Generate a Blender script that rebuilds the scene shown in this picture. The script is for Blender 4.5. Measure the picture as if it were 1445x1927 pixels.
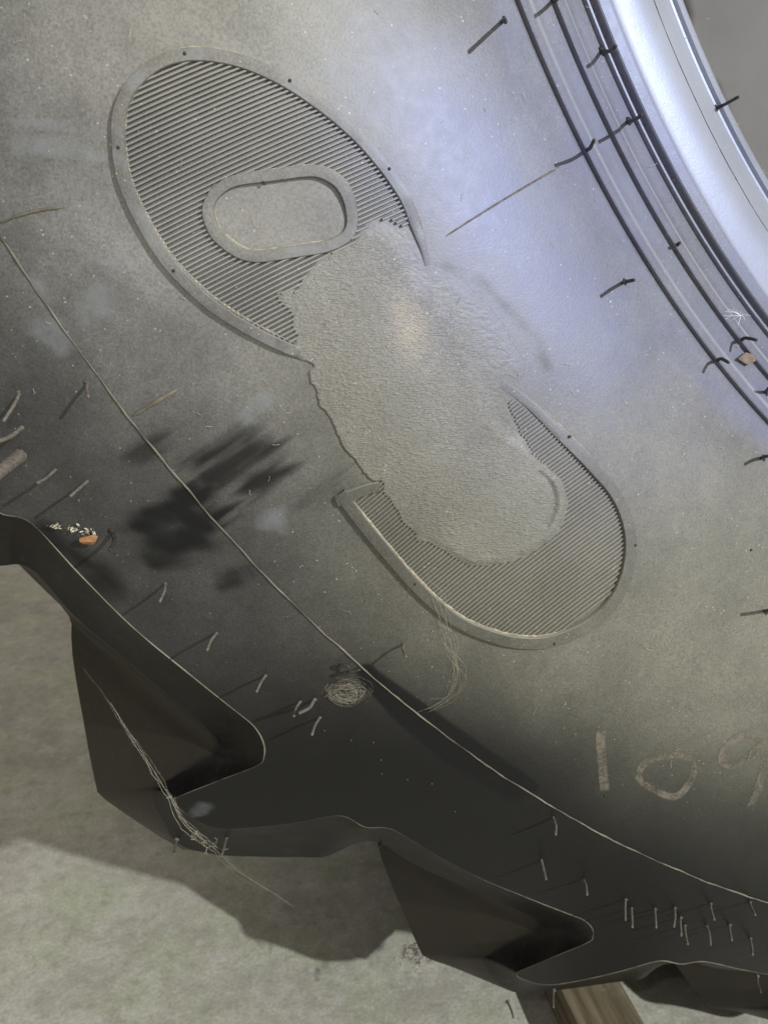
import bpy, math, random
import numpy as np
random.seed(7); RNG = np.random.default_rng(7)
for o in list(bpy.data.objects): bpy.data.objects.remove(o)
scene = bpy.context.scene; COL = scene.collection

# ------------------------------------------------------------------ camera, lamps, exposure
ZC = 0.79                                   # height of the tyre's axle line above the floor
PITCH, YAW = math.radians(15.4), math.radians(12.1)
FPX, CX, CY = 1455.0, 722.5, 963.5          # focal length and centre of the 1445x1927 photograph
CAM = np.array([-0.5133, -0.47, ZC - 0.3122])
cam_d = bpy.data.cameras.new('camera'); cam = bpy.data.objects.new('camera', cam_d); COL.objects.link(cam)
cam.location = CAM
cam.rotation_euler = (math.pi/2 - PITCH, 0, -YAW)
cam_d.sensor_fit = 'VERTICAL'; cam_d.sensor_height = 24; cam_d.lens = 24 * FPX / 1927
cam_d.clip_start = 0.01; cam_d.clip_end = 50
cam_d.dof.use_dof = True; cam_d.dof.focus_distance = 0.262; cam_d.dof.aperture_fstop = 15
scene.camera = cam
world = bpy.data.worlds.new('World'); scene.world = world; world.use_nodes = True
bg = world.node_tree.nodes['Background']; bg.inputs[0].default_value = (1.0, 0.96, 0.93, 1); bg.inputs[1].default_value = 0.22
def lamp(name, kind, loc, energy, color, size, target=None):
    d = bpy.data.lights.new(name, kind); d.energy = energy; d.color = color
    if kind == 'AREA': d.size = size
    else: d.shadow_soft_size = size
    o = bpy.data.objects.new(name, d); COL.objects.link(o); o.location = loc
    if target is not None:
        from mathutils import Vector
        o.rotation_euler = (Vector(target) - Vector(loc)).to_track_quat('-Z', 'Y').to_euler()
    return o
KEY = np.array([1.15, -1.12*1.52, 1.0]); KEY /= np.linalg.norm(KEY)
KP = np.array([-0.40, -0.22, ZC - 0.40]) + KEY * 2.5
lamp('workshop_lamp', 'POINT', KP, 235, (0.97, 1.0, 0.98), 0.02)
lamp('overhead_fill', 'AREA', (-.9, .2, 3.0), 42, (1.0, .92, .80), 4.5, (-.9, .2, 0))  # unseen fill from above, added to lift the shadowed floor
lamp('phone_flash', 'POINT', CAM + np.array([-0.02, 0.0, 0.035]), 0.43, (1.0, 0.975, 0.94), 0.003)
scene.view_settings.view_transform = 'Standard'; scene.view_settings.look = 'None'
scene.view_settings.exposure = 0.35; scene.view_settings.gamma = 1.0
scene.render.engine = 'CYCLES'

# ------------------------------------------------------------------ maths helpers
def pixel_dirs(p):
    p = np.atleast_2d(np.asarray(p, float))
    x = (p[:, 0]-CX)/FPX; y = -(p[:, 1]-CY)/FPX
    c, s = math.cos(PITCH), math.sin(PITCH); fy = c + s*y; uz = -s + c*y
    c, s = math.cos(YAW), math.sin(YAW); X = c*x + s*fy; Y = -s*x + c*fy
    return np.stack([X/Y, np.ones_like(X), uz/Y], 1)          # per metre of +Y
def project(P):
    q = P - CAM; c, s = math.cos(YAW), math.sin(YAW)
    x = c*q[:, 0]-s*q[:, 1]; fy = s*q[:, 0]+c*q[:, 1]
    c, s = math.cos(PITCH), math.sin(PITCH)
    f = c*fy - s*q[:, 2]; u = s*fy + c*q[:, 2]
    f = np.where(f < 0.02, 0.02, f)
    return CX + FPX*x/f, CY - FPX*u/f
# side profile of the tyre: radius -> bulge towards the viewer
PR = np.array([(.38,-.035),(.42,-.02),(.4413,-.0115),(.4576,-.005),(.4713,0),(.49,.0085),(.51,.0155),(.535,.0208),(.56,.0225),
               (.59,.0205),(.615,.0165),(.6424,.010),(.668,.0012),(.693,-.010),(.715,-.0205),(.74,-.0325),(.77,-.048),(.83,-.08)])
_m = np.gradient(PR[:, 1], PR[:, 0])
def hb(r):
    r = np.asarray(r, float); i = np.clip(np.searchsorted(PR[:, 0], r)-1, 0, len(PR)-2)
    x0, x1 = PR[i, 0], PR[i+1, 0]; d = x1-x0; t = (r-x0)/d
    return ((2*t**3-3*t**2+1)*PR[i, 1] + (t**3-2*t**2+t)*d*_m[i] + (-2*t**3+3*t**2)*PR[i+1, 1] + (t**3-t**2)*d*_m[i+1])
Y0 = 0.21
def pol(th, r, h):                          # degrees, radius, bulge -> world
    a = np.radians(th); return np.stack([r*np.cos(a), -(Y0+h)+0*a, ZC + r*np.sin(a)], -1)
def surf(p, lift=0.0):                      # photo point -> point on the sidewall, raised by lift along the normal
    d = pixel_dirs(p); t = np.full(len(d), 0.245)
    for _ in range(25):
        P = CAM + d*t[:, None]; r = np.hypot(P[:, 0], P[:, 2]-ZC)
        tn = -(Y0+hb(r)) - CAM[1]; t = t + 0.7*(tn-t)
    P = CAM + d*t[:, None]
    return P + normal_at(P)*np.asarray(lift).reshape(-1, 1)
def normal_at(P):
    x, z = P[:, 0], P[:, 2]-ZC; r = np.hypot(x, z); sl = (hb(r+1e-4)-hb(r-1e-4))/2e-4
    n = np.stack([-sl*x/r, -np.ones_like(r), -sl*z/r], 1)
    return n/np.linalg.norm(n, axis=1)[:, None]
def at_h(p, h):                             # photo point -> world point at bulge h
    d = pixel_dirs(p); return CAM + d*(-(Y0+np.asarray(h).reshape(-1, 1)) - CAM[1])
def to_polar(P): return np.degrees(np.arctan2(P[:, 2]-ZC, P[:, 0])), np.hypot(P[:, 0], P[:, 2]-ZC)
def smooth(pts, n, closed=False):           # Catmull-Rom
    P = np.asarray(pts, float); N = len(P); out = []
    for i in range(N if closed else N-1):
        if closed: a, b, c, d = P[(i-1) % N], P[i], P[(i+1) % N], P[(i+2) % N]
        else: a, b, c, d = P[max(i-1, 0)], P[i], P[i+1], P[min(i+2, N-1)]
        for k in range(n):
            t = k/n
            out.append(.5*((2*b)+(c-a)*t+(2*a-5*b+4*c-d)*t*t+(3*b-a-3*c+d)*t**3))
    if not closed: out.append(P[-1])
    return np.array(out)
def resample(P, step, closed=False):
    P = np.asarray(P, float)
    if closed: P = np.r_[P, P[:1]]
    s = np.r_[0, np.cumsum(np.linalg.norm(np.diff(P, axis=0), axis=1))]
    n = max(2, int(s[-1]/step)); u = np.linspace(0, s[-1], n+1)
    if closed: u = u[:-1]
    return np.stack([np.interp(u, s, P[:, k]) for k in range(P.shape[1])], 1)
def inside(px, py, poly):
    px = np.asarray(px, float); py = np.asarray(py, float); c = np.zeros(px.shape, bool); n = len(poly)
    for i in range(n):
        x0, y0 = poly[i]; x1, y1 = poly[(i+1) % n]
        if y0 == y1: continue
        k = ((y0 > py) != (y1 > py)) & (px < (x1-x0)*(py-y0)/(y1-y0)+x0); c ^= k
    return c
def seg_dist(px, py, poly, closed=True):
    d = np.full(np.shape(px), 1e9); n = len(poly)
    for i in range(n if closed else n-1):
        x0, y0 = poly[i]; x1, y1 = poly[(i+1) % n]; ux, uy = x1-x0, y1-y0; L = ux*ux+uy*uy+1e-9
        t = np.clip(((px-x0)*ux+(py-y0)*uy)/L, 0, 1)
        d = np.minimum(d, np.hypot(px-x0-t*ux, py-y0-t*uy))
    return d
def sstep(a, b, x): t = np.clip((x-a)/(b-a), 0, 1); return t*t*(3-2*t)
def hash2(i, j, s=0):
    v = np.sin(i*127.1+j*311.7+s*74.7)*43758.5453; return v-np.floor(v)
def vnoise(x, y, s=0):
    i, j = np.floor(x), np.floor(y); u, v = x-i, y-j; u = u*u*(3-2*u); v = v*v*(3-2*v)
    return (hash2(i, j, s)*(1-u)+hash2(i+1, j, s)*u)*(1-v)+(hash2(i, j+1, s)*(1-u)+hash2(i+1, j+1, s)*u)*v
def fbm(x, y, s=0, o=4):
    a, t, w = 0, 0, 1
    for k in range(o): a = a+w*vnoise(x*2**k, y*2**k, s+k); t += w; w *= .5
    return a/t

# ------------------------------------------------------------------ grime: dust, bloom, rubbed-clean and smudge marks on the rubber; painted sheen, highlights and shade too
def blob(x, y, cx, cy, rx, ry, rot=0, p=2):
    a = math.radians(rot); u = (x-cx)*math.cos(a)+(y-cy)*math.sin(a); v = -(x-cx)*math.sin(a)+(y-cy)*math.cos(a)
    return np.exp(-(np.abs(u/rx)**p+np.abs(v/ry)**p))
def stroke(x, y, pts, w, soft=.6):
    d = seg_dist(x, y, pts, False); return 1-sstep(w*(1-soft), w, d)
CLEAN = [([(70,1000),(140,1040),(220,1110)],30),([(150,1055),(215,1090)],34),([(420,1100),(465,1080)],20)]
WIPE = [(-340,-165,950,1066,.97),(-185,-15,915,1003,.72),(-125,-15,1000,1050,.8),(-285,-165,838,882,.55),(-60,75,1085,1135,.35),(-330,-200,1066,1085,.6)]
SMUDGE = [((180,578),(62,44),-35),((100,635),(62,34),25),((70,545),(40,18),60),((500,985),(38,30),-20),((100,285),(90,26),3),((175,295),(30,14),0),
          ((70,240),(80,14),5),((165,388),(36,9),0),((215,490),(50,9),2),((490,765),(50,16),-30),((640,140),(16,60),-28),((690,215),(16,50),-35),((380,1520),(26,12),-20)]
def paint(P):
    x, y = project(P); r = np.hypot(P[:, 0], P[:, 2]-ZC)
    front = sstep(-0.02, -0.09, P[:, 1])
    wob = (fbm(x/70, y/70, 3)-.5)*50; wob2 = (fbm(x/60+9, y/60, 5)-.5)*50
    X, Y = x+wob, y+wob2
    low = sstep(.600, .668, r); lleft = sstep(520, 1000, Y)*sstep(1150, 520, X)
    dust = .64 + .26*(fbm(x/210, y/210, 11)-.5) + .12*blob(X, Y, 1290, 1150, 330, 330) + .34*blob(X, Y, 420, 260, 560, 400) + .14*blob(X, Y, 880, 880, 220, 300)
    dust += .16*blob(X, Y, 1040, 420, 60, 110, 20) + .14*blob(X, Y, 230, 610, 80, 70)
    dust = dust*(1-.34*lleft)*(1-.48*low)*(1-.80*sstep(1190, 1480, Y)*sstep(.555, .61, r))*(1-.8*sstep(1150, 1450, Y)*sstep(.6, .65, r))  # thinned low and left, partly painting in the shade there
    dust += .16*blob(X, Y, 1270, 1430, 170, 110)
    dust += .75*blob(x+wob*.6, y+wob2*.6, 772, 620, 78, 125, -12, 1.7)*(.75+.5*fbm(x/25, y/25, 13))  # tan glow of the flash painted in with the dust
    bloom_sheen = np.minimum(.97, 1.15*blob(X, Y, 1130, 400, 400, 470, -25, 2.4) + .85*sstep(.49, .47, r)) + .22*sstep(.4368, .4352, r) + .24*np.exp(-((r-.46640)/.0008)**2)+.24*np.exp(-((r-.45290)/.0008)**2)+.15*np.exp(-((r-.4435)/.0006)**2) + .25*blob(X, Y, 760, 160, 160, 160)  # cool sheen, bead-flank whites and ridge highlight lines painted over the bloom
    clean = np.zeros_like(x); a = math.radians(-33); jx = x+wob*.25; jy = y+wob2*.25
    gx = jx*math.cos(a)+jy*math.sin(a); gy = -jx*math.sin(a)+jy*math.cos(a)
    fine = fbm(gx/190, gy/12, 21, 3)
    for x0, x1, y0_, y1_, st in WIPE:
        jg = 55*(fbm(gx*0+3, gy/13, 41, 3)-.5)
        e = sstep(x0-22, x0+30, gx+jg)*sstep(x1+35, x1-45, gx+1.6*jg)*sstep(y0_-14, y0_+16, gy)*sstep(y1_+14, y1_-16, gy)
        clean = np.maximum(clean, st*e*np.clip(.78+1.5*(fine-.5), 0, 1))
    for pts, w in CLEAN: clean = np.maximum(clean, .8*stroke(x+wob*.6, y+wob2*.6, pts, w*1.5, 1.0)*np.clip(.3+fbm(x/22, y/22, 25), 0, 1))
    clean = np.maximum(clean, .42*stroke(x+wob*.5, y+wob2*.5, [(840,498),(900,535),(960,585),(1005,635),(1030,690)], 20, 1)*np.clip(fbm(x/40, y/40, 27)*1.5, 0, 1))  # darker streak following the worn rim line
    clean = np.maximum(clean, stroke(x, y, [(690,1268),(760,1345),(850,1420),(965,1490)], 24, .45)*.95)
    clean = np.maximum(clean, stroke(x, y, [(690,1262),(780,1325),(900,1412),(1000,1480)], 17, .6)*.8)
    bloom_sheen = bloom_sheen*(1-.75*clean); smudge = np.zeros_like(x)
    for (cx, cy), (rx, ry), rot in SMUDGE: smudge = np.maximum(smudge, blob(x+wob*.9, y+wob2*.9, cx, cy, rx, ry, rot, 2.6)*(.45+.9*fbm(x/30, y/30, 29)))
    dust = dust*(1-.95*clean)
    return np.clip(np.stack([dust*front+.12*(1-front), bloom_sheen*front, clean*front, smudge*front], 1), 0, 2)

# ------------------------------------------------------------------ objects
def link(name, me, mat, parent=None):
    o = bpy.data.objects.new(name, me); COL.objects.link(o)
    if mat and not me.materials: me.materials.append(mat)
    if parent: o.parent = parent; o.matrix_parent_inverse = parent_inv(parent)
    return o
def parent_inv(p):
    from mathutils import Matrix
    return Matrix.Translation(-p.location) if p.type == 'EMPTY' else Matrix.Translation(-p.parent.location if p.parent else (0, 0, 0)) if False else p.matrix_basis.inverted()
def mesh_np(name, V, F, sharp=None, smooth_sh=True, grime=None):
    V = np.ascontiguousarray(V, np.float32); me = bpy.data.meshes.new(name)
    F = np.asarray(F, np.int32); k = F.shape[1]
    me.vertices.add(len(V)); me.vertices.foreach_set('co', V.ravel())
    me.loops.add(F.size); me.loops.foreach_set('vertex_index', F.ravel())
    me.polygons.add(len(F)); me.polygons.foreach_set('loop_start', np.arange(0, F.size, k, dtype=np.int32))
    me.polygons.foreach_set('loop_total', np.full(len(F), k, np.int32))
    me.polygons.foreach_set('use_smooth', np.full(len(F), smooth_sh, bool))
    me.update(calc_edges=True); me.validate()
    if sharp is not None: me.set_sharp_from_angle(angle=math.radians(sharp))
    if grime is not None:
        a = me.attributes.new('grime', 'FLOAT_COLOR', 'POINT'); a.data.foreach_set('color', np.ascontiguousarray(grime, np.float32).ravel())
    return me
def grid_faces(nu, nv, close_u=False, flip=False):
    i = np.arange(nu if close_u else nu-1)[:, None]; j = np.arange(nv-1)[None, :]
    a = i*nv+j; b = ((i+1) % nu)*nv+j; F = np.stack([a, b, b+1, a+1], -1).reshape(-1, 4)
    return F[:, ::-1] if flip else F
def sweep(pts, rad, ns=8, cap=True):        # tube along a 3-D polyline
    P = np.asarray(pts, float); n = len(P); rad = np.broadcast_to(np.asarray(rad, float), (n,))
    T = np.gradient(P, axis=0); T /= np.linalg.norm(T, axis=1)[:, None]+1e-12
    up = np.array([.31, .87, .38]); V = []
    A = np.cross(T, up); A /= np.linalg.norm(A, axis=1)[:, None]+1e-12; B = np.cross(T, A)
    ang = np.linspace(0, 2*math.pi, ns, endpoint=False)
    V = P[:, None, :]+rad[:, None, None]*(A[:, None, :]*np.cos(ang)[None, :, None]+B[:, None, :]*np.sin(ang)[None, :, None])
    F = []
    for i in range(n-1):
        for j in range(ns):
            F.append((i*ns+j, i*ns+(j+1) % ns, (i+1)*ns+(j+1) % ns, (i+1)*ns+j))
    V = V.reshape(-1, 3); 
    if cap:
        V = np.r_[V, P[:1], P[-1:]+T[-1:]*rad[-1]*.5]; a, b = len(V)-2, len(V)-1
        for j in range(0, ns, 2):
            F.append((a, (j+2) % ns, (j+1) % ns, j)); q = (n-1)*ns
            F.append((b, q+j, q+j+1, q+(j+2) % ns))
    return V, np.array(F)
def join(parts):
    V, F, o = [], [], 0
    for v, f in parts: V.append(v); F.append(np.asarray(f)+o); o += len(v)
    return np.concatenate(V), np.concatenate(F)
def tag(o, label, cat, group=None):
    o['label'] = label; o['category'] = cat
    if group: o['group'] = group
    return o

# ------------------------------------------------------------------ materials
class NT:
    def __init__(s, name):
        s.m = bpy.data.materials.new(name); s.m.use_nodes = True; s.t = s.m.node_tree; s.b = s.t.nodes['Principled BSDF']
    def n(s, typ, **kw):
        q = s.t.nodes.new(typ)
        for k, v in kw.items():
            if k.startswith('i_'): q.inputs[k[2:].replace('_', ' ')].default_value = v
            else: setattr(q, k, v)
        return q
    def l(s, a, b): s.t.links.new(a, b)
    def noise(s, scale, detail=4, rough=.6, vec=None, out='Fac'):
        q = s.n('ShaderNodeTexNoise'); q.inputs['Scale'].default_value = scale; q.inputs['Detail'].default_value = detail; q.inputs['Roughness'].default_value = rough
        if vec is not None: s.l(vec, q.inputs['Vector'])
        return q.outputs[out]
    def math(s, op, a, b=None, clamp=False):
        q = s.n('ShaderNodeMath', operation=op, use_clamp=clamp)
        for k, v in enumerate((a, b)):
            if v is None: continue
            if isinstance(v, (int, float)): q.inputs[k].default_value = v
            else: s.l(v, q.inputs[k])
        return q.outputs[0]
    def rng(s, v, a, b, c=0, d=1, smooth_=True):
        q = s.n('ShaderNodeMapRange', interpolation_type='SMOOTHSTEP' if smooth_ else 'LINEAR')
        q.inputs[1].default_value = a; q.inputs[2].default_value = b; q.inputs[3].default_value = c; q.inputs[4].default_value = d
        s.l(v, q.inputs[0]); return q.outputs[0]
    def mix(s, f, a, b):
        q = s.n('ShaderNodeMix', data_type='RGBA')
        if isinstance(f, (int, float)): q.inputs[0].default_value = f
        else: s.l(f, q.inputs[0])
        for k, v in ((6, a), (7, b)):
            if isinstance(v, tuple): q.inputs[k].default_value = (*v, 1)
            else: s.l(v, q.inputs[k])
        return q.outputs[2]
    def bump(s, h, dist, strength=1, prev=None):
        q = s.n('ShaderNodeBump'); q.inputs['Strength'].default_value = strength; q.inputs['Distance'].default_value = dist
        s.l(h, q.inputs['Height'])
        if prev: s.l(prev, q.inputs['Normal'])
        return q.outputs[0]
def rubber_material(name, extra_dust=0.0, wrinkle=0.0, blend=None):
    t = NT(name); at = t.n('ShaderNodeAttribute', attribute_name='grime'); sep = t.n('ShaderNodeSeparateColor'); t.l(at.outputs['Color'], sep.inputs[0])
    D, Bm, Cl, Sm = sep.outputs[0], sep.outputs[1], sep.outputs[2], at.outputs['Alpha']
    geo = t.n('ShaderNodeNewGeometry'); pos = geo.outputs['Position']
    n1 = t.noise(38, 5, .62, pos); n2 = t.noise(260, 4, .65, pos); n3 = t.noise(1400, 2, .5, pos)
    clean = t.rng(t.math('ADD', Cl, t.math('MULTIPLY', t.math('SUBTRACT', n2, .5), .22)), .05, .95)
    clean = t.math('MULTIPLY', clean, t.rng(Cl, .05, .3))
    smud = t.rng(t.math('ADD', Sm, t.math('MULTIPLY', t.math('SUBTRACT', n1, .5), .5)), .25, .95)
    smud = t.math('MULTIPLY', smud, t.rng(n2, .2, .7, .5, 1))
    nz = t.n('ShaderNodeSeparateXYZ'); t.l(geo.outputs['True Normal'], nz.inputs[0])
    upf = t.rng(nz.outputs[2], .30, .8)
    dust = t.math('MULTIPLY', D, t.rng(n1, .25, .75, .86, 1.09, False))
    dust = t.math('MULTIPLY', dust, t.rng(n2, .2, .8, .84, 1.13, False))
    dust = t.math('MULTIPLY', dust, t.rng(n3, .25, .75, .65, 1.3, False))
    dust = t.math('ADD', dust, t.math('MULTIPLY', upf, .75)); wa = t.n('ShaderNodeAttribute', attribute_name=blend).outputs['Fac'] if blend else None
    dust = t.math('ADD', dust, t.math('MULTIPLY', wa, extra_dust) if blend else extra_dust)
    dust = t.math('MULTIPLY', dust, t.math('SUBTRACT', 1, t.math('MULTIPLY', clean, .93)), True)
    # pale specks
    vo = t.n('ShaderNodeTexVoronoi', feature='F1'); vo.inputs['Scale'].default_value = 210; t.l(pos, vo.inputs['Vector'])
    vc = t.n('ShaderNodeSeparateColor'); t.l(vo.outputs['Color'], vc.inputs[0])
    size = t.math('MULTIPLY', t.math('POWER', vc.outputs[0], 14), .062)
    speck = t.math('LESS_THAN', vo.outputs['Distance'], size)
    vo2 = t.n('ShaderNodeTexVoronoi', feature='F1'); vo2.inputs['Scale'].default_value = 700; t.l(pos, vo2.inputs['Vector'])
    vc2 = t.n('ShaderNodeSeparateColor'); t.l(vo2.outputs['Color'], vc2.inputs[0])
    sp2 = t.math('LESS_THAN', vo2.outputs['Distance'], t.math('MULTIPLY', t.math('POWER', vc2.outputs[1], 8), .22))
    sp2 = t.math('MULTIPLY', sp2, .5); speck = t.math('MAXIMUM', speck, sp2)
    speck = t.math('MULTIPLY', speck, t.math('MULTIPLY', t.rng(D, .05, .4), t.math('SUBTRACT', 1, clean)))
    dustcol = t.mix(t.rng(n1, .3, .7), (.168, .164, .157), (.236, .231, .222)); dustcol = t.mix(t.rng(D, .95, 1.7), dustcol, (.34, .295, .215))  # the tan end carries the painted flash glow
    dustcol = t.mix(t.rng(t.noise(7, 3, .5, pos), .45, .65, 0, .5), dustcol, (.20, .190, .155))
    px_ = t.n('ShaderNodeSeparateXYZ'); t.l(pos, px_.inputs[0])       # tan floor dust gathers towards the middle of the tyre, grey dust on the left
    dustcol = t.mix(t.math('MULTIPLY', t.math('MULTIPLY', t.rng(px_.outputs[0], -.53, -.45), t.rng(D, .95, 1.5, 1, 0)), t.math('SUBTRACT', .9, t.math('MULTIPLY', Bm, .6)), True), dustcol, t.mix(n1, (.165, .157, .122), (.225, .214, .168)))
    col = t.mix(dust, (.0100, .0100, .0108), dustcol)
    col = t.mix(t.math('MULTIPLY', Bm, t.rng(t.noise(16, 4, .6, pos), .3, .7, .22, .72)), col, (.115, .118, .195))  # bluish bloom, with the cool sheen painted into the base colour
    col = t.mix(t.math('MULTIPLY', t.rng(Bm, .98, 1.17), t.rng(t.noise(14, 3, .5, pos), .3, .7, .65, 1)), col, (.30, .312, .36)); col = t.mix(t.math('MULTIPLY', smud, .6), col, (.19, .197, .215))  # painted pale highlight on bead flank and ridges, then the smudges
    col = t.mix(speck, col, (.55, .53, .48))
    t.l(col, t.b.inputs['Base Color'])
    ro = t.math('ADD', t.math('MULTIPLY', dust, .06), .47); ro = t.math('ADD', ro, t.math('MULTIPLY', t.math('SUBTRACT', n2, .5), .12))
    ro = t.math('SUBTRACT', ro, t.math('MULTIPLY', t.rng(Bm, .98, 1.17), .06))
    t.l(ro, t.b.inputs['Roughness'])
    t.l(t.mix(t.math('MULTIPLY', Bm, .9, True), (1, .98, .95), (.50, .58, 1.0)), t.b.inputs['Specular Tint'])
    t.b.inputs['IOR'].default_value = 2.0
    lev = t.math('ADD', t.math('MULTIPLY', t.math('MAXIMUM', Bm, t.math('MULTIPLY', D, .62)), .42), .065)
    t.l(t.math('MINIMUM', lev, .6), t.b.inputs['Specular IOR Level'])
    b = t.bump(n2, .0003, .15); b = t.bump(n3, .00015, .35, b)
    if wrinkle:
        mp = t.n('ShaderNodeMapping'); mp.inputs['Rotation'].default_value = (0, math.radians(8), 0); mp.inputs['Scale'].default_value = (1, .5, 3.0); t.l(pos, mp.inputs[0])
        w = t.noise(460, 3, .55, mp.outputs[0]); rid = t.math('ABSOLUTE', t.math('SUBTRACT', w, .5))
        b = t.bump(t.math('MULTIPLY', t.rng(rid, 0, .2), wa), .00022, wrinkle, b)
    t.l(b, t.b.inputs['Normal']); return t.m
def bar_material():
    t = NT('scuffed_bar_rubber'); geo = t.n('ShaderNodeNewGeometry'); p = geo.outputs['Position']
    n1 = t.noise(28, 6, .65, p); n2 = t.noise(190, 5, .7, p); n3 = t.noise(900, 2, .6, p)
    mp = t.n('ShaderNodeMapping'); mp.inputs['Rotation'].default_value = (0, math.radians(35), 0); mp.inputs['Scale'].default_value = (1, 1, 9); t.l(p, mp.inputs[0]); sc = t.noise(60, 5, .7, mp.outputs[0])
    mu = t.n('ShaderNodeAttribute', attribute_name='mud'); c = t.mix(t.rng(n1, .42, .72, 0, .6), (.0095, .0095, .010), (.040, .031, .023)); c = t.mix(t.math('MULTIPLY', mu.outputs['Fac'], t.rng(n1, .25, .7, .55, 1)), c, (.046, .039, .031)); c = t.mix(t.rng(n2, .55, .8, 0, .5), c, (.075, .066, .052)); c = t.mix(t.rng(sc, .62, .75, 0, .6), c, (.06, .055, .046))
    t.l(c, t.b.inputs['Base Color']); t.l(t.rng(n1, .3, .7, .38, .62, False), t.b.inputs['Roughness']); t.b.inputs['Specular IOR Level'].default_value = .18
    t.l(t.bump(n3, .0002, .4, t.bump(n2, .0008, .35)), t.b.inputs['Normal']); return t.m
BARM = bar_material()
RUB = rubber_material('dusty_rubber'); RIBM = rubber_material('dusty_ribbed_rubber', .28); PATCHM = rubber_material('leathery_buffed_rubber', .26, .8, 'worn')
def plain(name, col, rough=.7, n_scale=200, var=.4, bump_d=0, spec=.4, metallic=0):
    t = NT(name); geo = t.n('ShaderNodeNewGeometry'); n = t.noise(n_scale, 4, .6, geo.outputs['Position'])
    c = t.mix(t.rng(n, .25, .75), tuple(v*(1-var) for v in col), tuple(min(1, v*(1+var)) for v in col)); t.l(c, t.b.inputs['Base Color'])
    t.b.inputs['Roughness'].default_value = rough; t.b.inputs['Specular IOR Level'].default_value = spec
    if bump_d: t.l(t.bump(n, bump_d, .6), t.b.inputs['Normal'])
    return t.m
SPEWM = plain('dusty_spew_rubber', (.115, .10, .083), .7, 700, .35, .0002)
SPEWD = plain('dark_spew_rubber', (.03, .028, .027), .6, 700, .4, .0002)
FLASHM = plain('dusty_mould_flash_and_edge_highlight', (.15, .132, .10), .8, 55, .75, .0004)
DUSTM = plain('settled_dust', (.30, .265, .20), .9, 600, .4, .0003)
LINER = plain('inner_liner_rubber', (.03, .03, .031), .6, 40, .3)
WEBM = plain('dusty_web', (.42, .38, .30), .8, 400, .3)
def web_thin():
    t = NT('fine_web'); t.b.inputs['Base Color'].default_value = (.45, .41, .32, 1); t.b.inputs['Roughness'].default_value = .8; t.b.inputs['Alpha'].default_value = .4; return t.m
WEBF = web_thin()
def chalk_material():
    t = NT('worn_chalk'); geo = t.n('ShaderNodeNewGeometry'); p = geo.outputs['Position']
    n = t.noise(150, 4, .65, p); n2 = t.noise(900, 3, .6, p)
    uv = t.n('ShaderNodeAttribute', attribute_name='edge')
    a = t.math('MULTIPLY', t.rng(t.math('ADD', t.math('MULTIPLY', n, .6), t.math('MULTIPLY', n2, .5)), .38, .64, .08, .7), uv.outputs['Fac'])
    c = t.mix(t.rng(n, .35, .65), (.15, .133, .098), (.225, .20, .165)); t.l(c, t.b.inputs['Base Color'])
    t.b.inputs['Roughness'].default_value = .9; t.b.inputs['Specular IOR Level'].default_value = .2; t.l(a, t.b.inputs['Alpha']); return t.m
CHALK = chalk_material()
def concrete():
    t = NT('stained_concrete'); geo = t.n('ShaderNodeNewGeometry'); p = geo.outputs['Position']
    n1 = t.noise(7, 6, .6, p); n2 = t.noise(30, 6, .6, p); n3 = t.noise(16, 3, .5, p); n4 = t.noise(400, 2, .6, p); n5 = t.noise(95, 8, .72, p)
    c = t.mix(t.rng(n1, .35, .65), (.40, .375, .325), (.52, .50, .43)); c = t.mix(t.rng(n3, .40, .66, 0, .6), c, (.46, .50, .33))
    c = t.mix(t.rng(n2, .46, .7, 0, .5), c, (.64, .63, .56)); c = t.mix(t.rng(n2, .5, .3, 0, .35), c, (.30, .275, .235)); c = t.mix(t.rng(n5, .52, .62, 0, .5), c, (.62, .61, .55)); c = t.mix(t.rng(n5, .48, .38, 0, .5), c, (.30, .28, .24)); c = t.mix(t.rng(n4, .35, .65, 0, .35), c, (.25, .235, .2))
    t.l(c, t.b.inputs['Base Color']); t.b.inputs['Roughness'].default_value = .75
    t.l(t.bump(n2, .003, .25, t.bump(n4, .0008, .4)), t.b.inputs['Normal']); return t.m
def wood():
    t = NT('rough_sawn_wood'); tc = t.n('ShaderNodeTexCoord'); mp = t.n('ShaderNodeMapping'); mp.inputs['Scale'].default_value = (1.5, 28, 28); t.l(tc.outputs['Object'], mp.inputs[0])
    n = t.noise(5, 6, .7, mp.outputs[0]); n2 = t.noise(30, 4, .6, tc.outputs['Object'])
    c = t.mix(t.rng(n, .3, .7), (.085, .062, .033), (.23, .187, .118)); c = t.mix(t.rng(n2, .55, .75, 0, .6), c, (.34, .30, .22)); t.l(c, t.b.inputs['Base Color'])
    t.b.inputs['Roughness'].default_value = .8; t.l(t.bump(n, .002, .7), t.b.inputs['Normal']); return t.m

# ------------------------------------------------------------------ the setting
def structure(name, V, F, m):
    o = link(name, mesh_np(name, np.array(V), np.array(F), smooth_sh=False), m); o['kind'] = 'structure'; return o
structure('floor', [(-6, -6, 0), (6, -6, 0), (6, 6, 0), (-6, 6, 0)], [(0, 1, 2, 3)], concrete())
structure('wall', [(-6, 1.3, 0), (6, 1.3, 0), (6, 1.3, 5), (-6, 1.3, 5)], [(0, 1, 2, 3)], plain('grey_painted_wall', (.22, .215, .22), .8, 3, .12, .002))

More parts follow.
